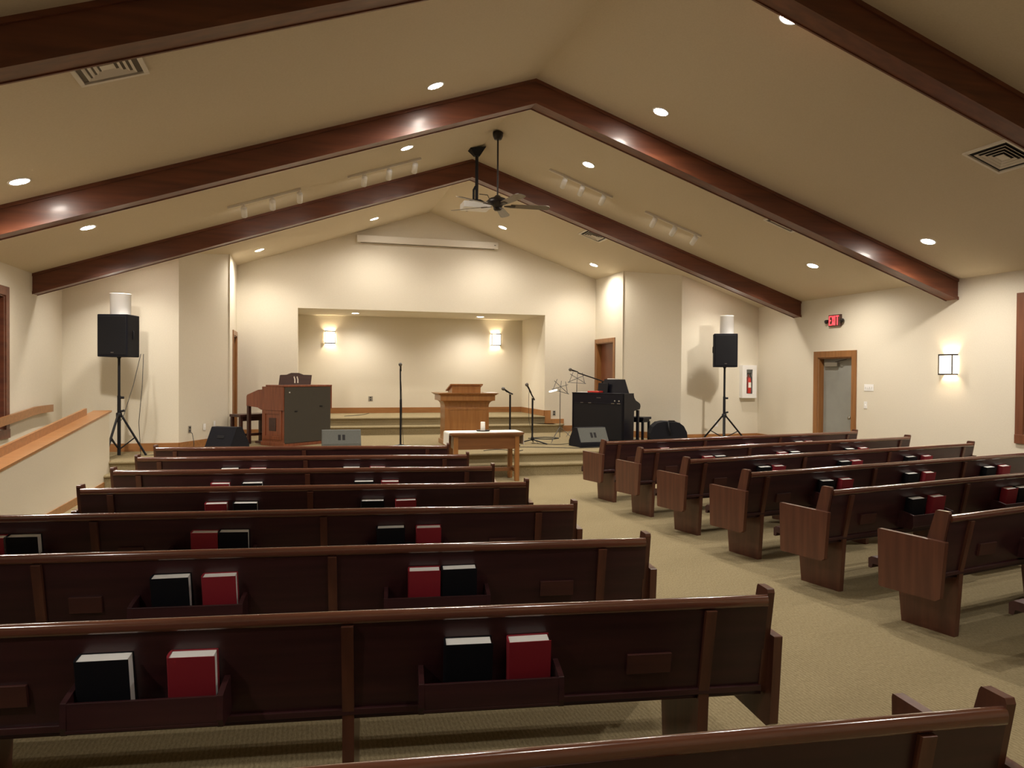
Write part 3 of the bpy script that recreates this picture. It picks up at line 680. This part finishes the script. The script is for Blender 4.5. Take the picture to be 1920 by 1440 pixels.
# ---------------------------------------------------------------- floor monitors
def wedge(loc, rz, w_, d_, h_, label, front='blackmat', vents=False, face='black'):
    o = thing('stage_monitor', label, 'stage monitor', loc, rz, 'wedge stage monitors on the platform')
    # local: viewer looks along +y; back panel (sloping) faces -y
    prof = [(-d_*.5, .0), (-d_*.5, h_*.22), (-d_*.16, h_), (d_*.12, h_), (d_*.5, h_*.28), (d_*.5, 0)]
    MB().prism(prof, -w_/2, w_/2, 'x').build('cabinet', M[front], o, .012)
    a = math.atan2(h_*.78, d_*.34)
    T = TR(0, -d_*.33, h_*.61) @ Matrix.Rotation(a, 4, 'X')
    if vents:
        MB().box(-w_/2+.012, w_/2-.012, -h_*.40, h_*.42, -.004, .006, T=T).build('rear_panel', M['greybox'], o, .003)
        for s in (-1, 1): MB().box(s*.038-.024, s*.038+.024, -.055, .050, .004, .010, T=T).build('port', M['dark'], o, .004)
    else:
        MB().box(-.07, .07, -.03, .03, .0, .008, T=T).build('handle', M['black'], o, .004)
    T2 = TR(0, d_*.31, h_*.64) @ Matrix.Rotation(-math.atan2(h_*.72, d_*.38), 4, 'X')
    MB().box(-w_/2+.02, w_/2-.02, -h_*.40, h_*.42, -.004, .006, T=T2).build('grille', M[face], o, .003)
    return o
wedge((-1.25, 13.62, PZ), math.radians(-32), .50, .52, .42, 'black wedge stage monitor on the left of the platform before the angled wall')
wedge((.66, 13.80, PZ), 0, .68, .40, .33, 'grey-backed wedge stage monitor in front of the organ', 'greybox', True)
wedge((5.22, 13.25, PZ), math.radians(8), .62, .46, .36, 'wedge stage monitor with grey back in front of the black piano', 'blackmat', True)
# big rounded monitor right of the piano
bm = thing('stage_monitor', 'large rounded black stage monitor right of the piano bench', 'stage monitor', (6.93, 13.40, PZ), math.radians(-18), 'wedge stage monitors on the platform')
pr_ = [(-.28, 0), (-.36, .12), (-.36, .22), (-.31, .34), (-.22, .42), (-.10, .445), (.20, .43), (.29, .36), (.35, .24), (.36, .14), (.30, .0)]
MB().prism(pr_, -.20, .24, 'y').build('cabinet', M['blackmat'], bm, .03, 3)
MB().tube([(-.02, -.10, .44), (-.02, -.22, .43), (-.01, -.235, .32), (.02, -.235, .24), (.03, -.22, .20)], .016).build('handle', M['black'], bm)
MB().box(.02, .14, -.04, .02, .44, .462).build('pole_cup', M['dark_metal'], bm, .004)

# ---------------------------------------------------------------- organ (turned 40 degrees) and its bench
org = thing('organ', 'wooden console organ seen from behind with a dark grey cloth back', 'organ', (-.335, 14.15, PZ), math.radians(40))
# local: origin at the nearest corner; +x along the back, +y depth towards the player
W_, D_ = 1.10, .70
MB().box(0, W_, 0, D_*.9, .06, 1.09).build('case', M['organ'], org, .004)
MB().box(.004, W_-.012, -.012, .002, .05, 1.085).build('back_cloth', M['grille'], org, .003)
MB().box(-.02, W_+.02, -.02, .50, 1.09, 1.125).build('top_lid', M['organ'], org, .006)
MB().box(-.015, W_+.015, -.012, D_*.9+.02, 0, .075).build('plinth', M['organ'], org, .006)
for x0 in (-.03, W_-.03):   # cheeks with the sloping key desk
    MB().prism([(.0, .66), (.0, 1.09), (.50, 1.09), (.55, 1.04), (.70, 1.03), (1.03, .93), (1.05, .90), (1.05, .72), (.72, .70), (.62, .66)], x0, x0+.06, 'x').build('cheek', M['organ'], org, .006)
MB().box(.03, W_-.03, .60, 1.03, .74, .82).build('key_desk', M['organ'], org, .004)
for x0 in (-.03, W_-.03): MB().box(x0, x0+.06, .985, 1.045, 0, .74).build('front_leg', M['bench'], org, .005)
mb = MB(); x = -.016
mb.box(x, 0, .06, .12, .12, .66); mb.box(x, 0, .52, .58, .12, .66); mb.box(x, 0, .12, .52, .12, .19); mb.box(x, 0, .12, .52, .59, .66)
mb.build('side_moulding', M['organ'], org, .004)
MB().box(-.008, 0, .22, .42, .28, .52).build('side_carving', M['bench'], org, .003)
MB().box(.10, .12, -.02, -.01, .98, 1.0).build('cable_clip', M['white'], org)
for xx, zz in ((.26, .64), (.85, .72)): MB().box(xx-.03, xx+.03, -.020, -.012, zz-.01, zz+.01).build('back_hook', M['black'], org)
mb = MB(); T = TR(.52, .30, 1.125) @ Matrix.Rotation(math.radians(-12), 4, 'X')
pts = [(-.40, 0), (.34, 0), (.40, .185), (.20, .19), (.09, .225), (-.09, .225), (-.20, .19), (-.34, .185)]
mb.prism([(a_, b_) for a_, b_ in pts], -.01, .01, 'y', T=T); mr = mb.build('music_rack', M['bench'], org, .003)
for s in (-1, 1): MB().prism([(s*.035-.016, .03), (s*.035+.010, .03), (s*.035+.022, .10), (s*.035+.010, .16), (s*.035-.012, .15), (s*.035-.004, .09)], -.013, .013, 'y', T=T).build('rack_inlay', M['vent'], mr)
MB().box(.05, W_-.05, .62, .90, .02, .06).build('pedalboard', M['bench'], org, .003)
# bench
ob = thing('organ_bench', 'dark wooden organ bench at the far left side of the organ', 'bench', (-.98, 15.35, PZ), math.radians(40))
MB().box(-.36, .36, -.17, .17, .50, .55).build('seat', M['bench'], ob, .008)
for s in (-1, 1):
    for q in (-1, 1): MB().box(s*.32-.028, s*.32+.028, q*.13-.028, q*.13+.028, 0, .50).build('leg', M['bench'], ob, .004)
mb = MB(); mb.box(-.30, .30, -.012, .012, .12, .17); mb.box(-.32, -.30, -.11, .11, .12, .17); mb.box(.30, .32, -.11, .11, .12, .17); mb.box(-.30, .30, -.13, -.11, .42, .50); mb.build('stretcher', M['bench'], ob, .003)

# ---------------------------------------------------------------- piano (turned) with bench
pn = thing('piano', 'black upright digital piano seen from behind with a raised lid panel', 'piano', (6.10, 13.62, PZ), math.radians(-57))
# local: origin at right rear corner nearest the camera; back along -x; depth +y to the player
PW = 1.27
MB().box(-PW, 0, 0, .33, .03, .965).build('case', M['gloss'], pn, .005)
MB().box(-PW-.01, .012, -.01, .34, .965, .985).build('top_lid', M['gloss'], pn, .004)
MB().box(-PW+.05, -.05, -.008, .002, .06, .78).build('back_cover', M['black'], pn, .003)
MB().box(-PW+.07, -.07, -.016, -.004, .765, .78).build('back_rail', M['wire'] if False else M['gloss'], pn, .003)
for x0 in (-PW-.005, -.035):
    MB().prism([(.0, .03), (.0, .97), (.34, .97), (.36, .90), (.42, .84), (.52, .80), (.58, .77), (.60, .72), (.58, .66), (.36, .63), (.34, .03)], x0, x0+.04, 'x').build('cheek', M['gloss'], pn, .005)
MB().box(-PW+.04, -.04, .33, .57, .64, .70).build('key_bed', M['gloss'], pn, .004)
MB().box(-PW+.04, -.04, .40, .55, .70, .72).build('keys', M['white'], pn)
for x0 in (-PW, -.04): MB().box(x0, x0+.045, .50, .56, 0, .64).build('front_leg', M['gloss'], pn, .005)
for x0 in (-PW, -.05): MB().box(x0, x0+.05, .0, .56, 0, .05).build('foot', M['gloss'], pn, .005)
T = TR(-.33, .22, .985, 0) @ Matrix.Rotation(math.radians(-10), 4, 'X')
mb = MB(); mb.prism([(-.40, 0), (.30, 0), (.17, .28), (-.32, .28)], -.008, .008, 'y', T=T); mb.build('music_rack', M['gloss'], pn, .003)
T = TR(-.60, .16, .985, 0) @ Matrix.Rotation(math.radians(-6), 4, 'X')
MB().box(-.14, .1, -.012, .012, 0, .20, T=T).build('control_box', M['black'], pn, .004)
for xx in (-1.02, -.82, -.26, -.12): MB().box(xx-.035, xx+.035, -.020, -.014, .775, .785).build('rail_glint', M['metal'], pn)  # bright metal pieces imitate the highlights along the back rail
for xx in (-.22, -.12): MB().lathe([(0, 0), (.016, 0), (.016, .008), (0, .01)], 14, aim((xx, -.002, .83), (0, -1, 0))).build('jack', M['metal'], pn)
MB().box(-.66, -.56, -.004, .001, .88, .895).build('badge', M['wire'], pn)
Tp = Matrix.Translation((6.10, 13.62, PZ)) @ Matrix.Rotation(math.radians(-57), 4, 'Z')
o = tag(MB().box(-.14, .14, -.10, .10, 0, .006).build('sheet_music', M['cloth']), 'white sheet of music lying on the left end of the piano top', 'sheet music'); o.matrix_world = Tp @ TR(-1.05, .13, .986, .1)
o = tag(MB().box(-.15, .15, -.10, .10, 0, .035).build('red_folder', M['extred'], None, .01), 'red-orange folded cloth on the piano top beside the white sheet', 'cloth'); o.matrix_world = Tp @ TR(-.76, .12, .986, -.1)
o = tag(MB().box(-.13, .13, -.002, .003, 0, .02).build('sheet_music', M['cloth']), 'white sheet edge resting on top of the piano music rack', 'sheet music'); o.matrix_world = Tp @ TR(-.45, .262, .985+.276, 0)
pb = thing('piano_bench', 'black wooden piano bench at the right side of the piano', 'bench', (6.66, 14.32, PZ), math.radians(-57))
MB().box(-.30, .30, -.16, .16, .44, .49).build('seat', M['gloss'], pb, .01)
MB().box(-.27, .27, -.13, .13, .38, .44).build('apron', M['gloss'], pb, .003)
for s in (-1, 1):
    for q in (-1, 1): MB().box(s*.26-.022, s*.26+.022, q*.12-.022, q*.12+.022, 0, .40).build('leg', M['gloss'], pb, .004)

# ---------------------------------------------------------------- pulpit
pl = thing('pulpit', 'wooden pulpit with a flared top and slanted reading desk', 'pulpit', (3.02, 14.25, PZ), 0)
hw = .43
MB().box(-hw, hw, -.22, .26, 0, .74).build('body', M['pulpit'], pl, .005)
MB().box(-hw-.03, hw+.03, -.25, .29, 0, .09).build('plinth', M['pulpit'], pl, .008)
mb = MB(); mb.box(-hw+.10, hw-.10, -.232, -.22, .12, .66); mb.build('front_panel', M['pulpit'], pl, .004)
mb = MB()
mb.box(-hw+.05, hw-.05, -.238, -.22, .66, .70); mb.box(-hw, -hw+.10, -.235, -.22, .09, .70); mb.box(hw-.10, hw, -.235, -.22, .09, .70); mb.build('moulding', M['pulpit'], pl, .003)
# cove flaring out under the ledge
def frus(mb, a, za, b, zb): mb.hexa([(-a[0], -a[1], za), (a[0], -a[1], za), (a[0], a[2], za), (-a[0], a[2], za)], [(-b[0], -b[1], zb), (b[0], -b[1], zb), (b[0], b[2], zb), (-b[0], b[2], zb)])
mb = MB()
for k in range(5):
    f = lambda t: (hw+.09*(1-cos(t*PI/2)), .22+.09*(1-cos(t*PI/2)), .26+.07*(1-cos(t*PI/2))); g = lambda t: .74+.10*sin(t*PI/2)
    frus(mb, f(k/5), g(k/5), f((k+1)/5), g((k+1)/5))
mb.build('cove', M['pulpit'], pl)
MB().box(-hw-.10, hw+.10, -.33, .34, .84, .945).build('frieze', M['pulpit'], pl, .004)
mb = MB(); frus(mb, (hw+.11, .34, .35), .945, (hw+.165, .39, .40), .985); mb.build('ledge', M['pulpit'], pl, .003)
MB().prism([(-.16, .985), (-.16, 1.135), (.26, 1.02), (.26, .985)], -.28, .28, 'x').build('desk_box', M['pulpit'], pl, .004)
MB().prism([(-.19, 1.135), (-.19, 1.16), (.30, 1.035), (.30, 1.01)], -.32, .32, 'x').build('desk_top', M['pulpit'], pl, .003)
o = tag(MB().box(-.11, .11, -.12, .12, 0, .012).build('sheet_music', M['cloth']), 'white paper lying on the right end of the pulpit ledge', 'paper'); o.location = (3.02+.47, 14.16, PZ+.985); o.rotation_euler = (0, 0, .2)

# ---------------------------------------------------------------- communion table
tb = thing('communion_table', 'small wooden communion table standing on the floor before the platform step', 'table', (2.81, 11.76, 0))
MB().box(-.60, .60, -.285, .285, .755, .785).build('tabletop', M['table'], tb, .006)
mb = MB(); frus(mb, (.54, .24, .24), .72, (.585, .275, .275), .755); mb.build('top_moulding', M['table'], tb)
mb = MB(); mb.box(-.50, .50, -.225, -.205, .52, .72); mb.box(-.50, .50, .205, .225, .52, .72); mb.box(-.515, -.495, -.205, .205, .52, .72); mb.box(.495, .515, -.205, .205, .52, .72); mb.build('apron', M['table'], tb, .003)
for s in (-1, 1):
    for q in (-1, 1): MB().box(s*.50-.036, s*.50+.036, q*.205-.033, q*.205+.033, 0, .72).build('leg', M['pulpit'], tb, .005)
mb = MB(); mb.box(-.47, .47, -.02, .02, .14, .20); mb.box(-.515, -.485, -.13, .13, .14, .20); mb.box(.485, .515, -.13, .13, .14, .20); mb.build('stretcher', M['table'], tb, .003)
# cloth runner hanging over both ends
mb = MB(); hw_, th = .17, .004
prof = [(-.618, .58), (-.612, .77), (-.600, .789), (.600, .789), (.612, .77), (.618, .58), (.613, .58), (.607, .768), (.598, .785), (-.598, .785), (-.607, .768), (-.613, .58)]
def runner(): 
    m_ = MB(); n_ = len(prof)
    A = [(p[0], -.215, p[1]) for p in prof]; B = [(p[0], .235, p[1]) for p in prof]
    m_.add(A+B, [(i, (i+1) % n_, n_+(i+1) % n_, n_+i) for i in range(n_)]); q = lambda i, j, k, l_: (i, j, k, l_)
    fc = [(0, 1, 10, 11), (1, 2, 9, 10), (2, 3, 8, 9), (3, 4, 7, 8), (4, 5, 6, 7)]
    m_.add(A, fc); m_.add(B, [f[::-1] for f in fc]); return m_
o = tag(runner().build('table_runner', M['cloth']), 'white cloth runner draped over both ends of the communion table', 'cloth'); o.location = (2.81, 11.76, .0008)
ct = thing('candle_tray', 'round black tray under the white candle on the communion table', 'tray', (2.81, 11.80, .7895))
MB().lathe([(0, 0), (.10, 0), (.118, .018), (.112, .018), (.097, .006), (0, .006)], 32).build('dish', M['dark_metal'], ct)
cd = thing('candle', 'white pillar candle standing on the communion table', 'candle', (2.805, 11.80, .796))
MB().lathe([(0, 0), (.036, 0), (.037, .005), (.037, .138), (.033, .145), (.026, .141), (0, .136)], 28).build('wax', M['wax'], cd)
MB().tube([(0, 0, .135), (.001, 0, .150)], .0012).build('wick', M['black'], cd)

# ---------------------------------------------------------------- microphone stands
def mic(o, p, d):      # microphone head at p pointing along d
    T = aim(p, d)
    MB().lathe([(0, -.17), (.011, -.17), (.017, -.03), (.019, -.01)], 14, T).build('microphone_body', M['black'], o)
    MB().lathe([(.020, -.014), (.031, 0), (.034, .022), (.026, .044), (0, .052)], 16, T).build('microphone_grille', M['wire'], o)
def tripod_base(o, r=.30, a0=0, n=3):
    MB().lathe([(.016, .06), (.03, .065), (.034, .10), (.016, .15)], 14).build('hub', M['black'], o)
    for k in range(n):
        a = a0+k*2*PI/n
        MB().tube([(.02*cos(a), .02*sin(a), .08), (r*cos(a), r*sin(a), .012)], .012).build('leg', M['black'], o)
s1 = thing('microphone_stand', 'straight black microphone stand with round base left of the pulpit', 'microphone stand', (1.745, 13.95, PZ), 0, 'microphone stands on the platform')
MB().lathe([(0, 0), (.125, 0), (.125, .012), (.04, .028), (.014, .04), (0, .04)], 28).build('round_base', M['black'], s1)
MB().tube([(0, 0, .03), (0, 0, .80)], .019, 10).build('lower_tube', M['black'], s1)
MB().lathe([(.014, .76), (.02, .78), (.02, .86), (.012, .88)], 12).build('clutch', M['black'], s1)
MB().tube([(0, 0, .80), (-.01, 0, 1.42)], .014, 10).build('upper_tube', M['black'], s1)
MB().tube([(-.01, 0, 1.40), (-.01, -.02, 1.46)], .014).build('clip', M['black'], s1)
mic(s1, (-.02, -.09, 1.505), (-.12, -.55, .45))
MB().tube([(.0, .05, 1.38), (.02, .03, 1.0), (.03, .02, .4), (.06, .04, .01), (.14, .10, .006)], .004).build('cable', M['cable'], s1)
s2 = thing('microphone_stand', 'short black microphone stand with boom to the left, right of the pulpit', 'microphone stand', (3.80, 13.75, PZ), 0, 'microphone stands on the platform')
tripod_base(s2, .32, math.radians(-70))
MB().tube([(0, 0, .08), (0, 0, .96)], .018, 10).build('tube', M['black'], s2)
MB().tube([(.05, 0, .97), (-.09, -.02, 1.03)], .014).build('boom', M['black'], s2)
MB().lathe([(0, -.02), (.022, -.015), (.022, .015), (0, .02)], 12, aim((0, 0, .975), (0, 1, 0))).build('boom_clamp', M['metal'], s2)
mic(s2, (-.13, -.03, 1.065), (-.6, -.1, .35))
s3 = thing('microphone_stand', 'black boom microphone stand on a tripod between pulpit and music stands', 'microphone stand', (4.30, 13.92, PZ), 0, 'microphone stands on the platform')
tripod_base(s3, .34, math.radians(-50))
MB().tube([(0, 0, .08), (0, 0, .92)], .018, 10).build('tube', M['black'], s3)
MB().tube([(.04, 0, .85), (-.08, -.03, 1.05)], .013).build('boom', M['black'], s3)
MB().lathe([(0, -.02), (.024, -.015), (.024, .015), (0, .02)], 12, aim((0, 0, .90), (0, 1, 0))).build('boom_clamp', M['metal'], s3)
mic(s3, (-.125, -.05, 1.135), (-.45, -.1, .75))
MB().tube([(-.07, 0, 1.02), (-.08, 0, .8), (-.07, 0, .45), (.02, -.02, .10), (.10, -.1, .008)], .004).build('cable', M['cable'], s3)
s4 = thing('microphone_stand', 'boom microphone stand behind the piano reaching over its music rack', 'microphone stand', (6.10, 14.75, PZ), 0, 'microphone stands on the platform')
tripod_base(s4, .28, math.radians(30))
MB().tube([(0, 0, .08), (0, 0, 1.20)], .018, 10).build('tube', M['black'], s4)
MB().tube([(.15, -.02, 1.17), (-.60, -.12, 1.39)], .013).build('boom', M['black'], s4)
mic(s4, (-.76, -.15, 1.45), (-.9, -.15, .25))
# music stands
def music_stand(loc, rz, ht, r, label, tilt):
    o = thing('music_stand', label, 'music stand', loc, rz, 'folding wire music stands')
    for k in range(3):
        a = math.radians(90+120*k)
        MB().tube([(.015*cos(a), .015*sin(a), .30), (r*cos(a), r*sin(a), .008)], .006).build('leg', M['wire'], o)
    MB().tube([(0, 0, .10), (0, 0, ht)], .008).build('tube', M['wire'], o)
    T = TR(0, 0, ht) @ Matrix.Rotation(tilt, 4, 'Y') @ Matrix.Rotation(math.radians(-14), 4, 'X')
    mb = MB(); q = .0065
    mb.tube([(0, 0, 0), (0, 0, .26)], .006, 6, T); mb.tube([(-.20, -.01, .03), (.20, -.01, .03)], q, 6, T)
    mb.tube([(-.20, 0, .03), (.16, 0, .22)], q, 6, T); mb.tube([(.20, 0, .03), (-.16, 0, .22)], q, 6, T)
    mb.tube([(-.17, 0, .03), (-.10, 0, .27)], q, 6, T); mb.tube([(.17, 0, .03), (.10, 0, .27)], q, 6, T)
    mb.build('wire_desk', M['wire'], o); return o
music_stand((4.93, 14.10, PZ), math.radians(10), .98, .33, 'folding wire music stand with a small clip lamp, left of the piano', math.radians(14))
music_stand((5.75, 15.35, PZ), math.radians(-20), 1.14, .25, 'folding wire music stand close behind the piano', math.radians(4))
cl = thing('clip_lamp', 'small white lit clip lamp on the left music stand', 'lamp', (4.76, 14.02, PZ+1.03))
MB().box(-.085, .075, -.035, .035, -.012, .012, T=Matrix.Rotation(math.radians(-14), 4, 'Y')).build('lamp_shade', M['cliplamp'], cl, .008)
MB().tube([(.07, 0, .02), (.12, .02, .04), (.17, .08, -.03)], .005).build('arm', M['wire'], cl)
# loose cables on the platform
def pcable(pts, label, r=.006):
    P = [Vector(p) for p in pts]; out = []
    for i in range(len(P)-1):
        p0, p1, p2, p3 = P[max(i-1, 0)], P[i], P[i+1], P[min(i+2, len(P)-1)]
        for k in range(6):
            t = k/6; out.append(.5*((2*p1)+(-p0+p2)*t+(2*p0-5*p1+4*p2-p3)*t*t+(-p0+3*p1-3*p2+p3)*t**3))
    out.append(P[-1]); tag(MB().tube(out, r, 6).build('floor_cable', M['cable']), label, 'cable', 'black cables on the platform')
zc = PZ+.008
pcable([(3.3, 13.1, zc), (3.8, 13.25, zc), (4.4, 13.05, zc), (4.9, 12.85, zc), (5.6, 12.95, zc)], 'black cable running along the front edge of the platform')
pcable([(4.3, 13.95, zc), (4.7, 13.6, zc), (5.0, 13.75, zc), (5.3, 13.9, zc)], 'black cable from the boom microphone stand towards the piano')
pcable([(4.55, 15.0, zc), (4.9, 14.75, zc), (5.2, 14.95, zc), (5.0, 15.2, zc), (4.7, 15.1, zc)], 'coiled black cable on the platform below the alcove step', .012)
pcable([(3.05, 12.75, zc), (3.35, 12.9, zc), (3.6, 12.6, zc), (3.75, 12.7, zc)], 'black cable on the platform behind the communion table')
pcable([(.9, 17.4, .738), (1.3, 17.8, .738), (1.55, 18.6, .738)], 'thin dark cable crossing the alcove floor', .006)
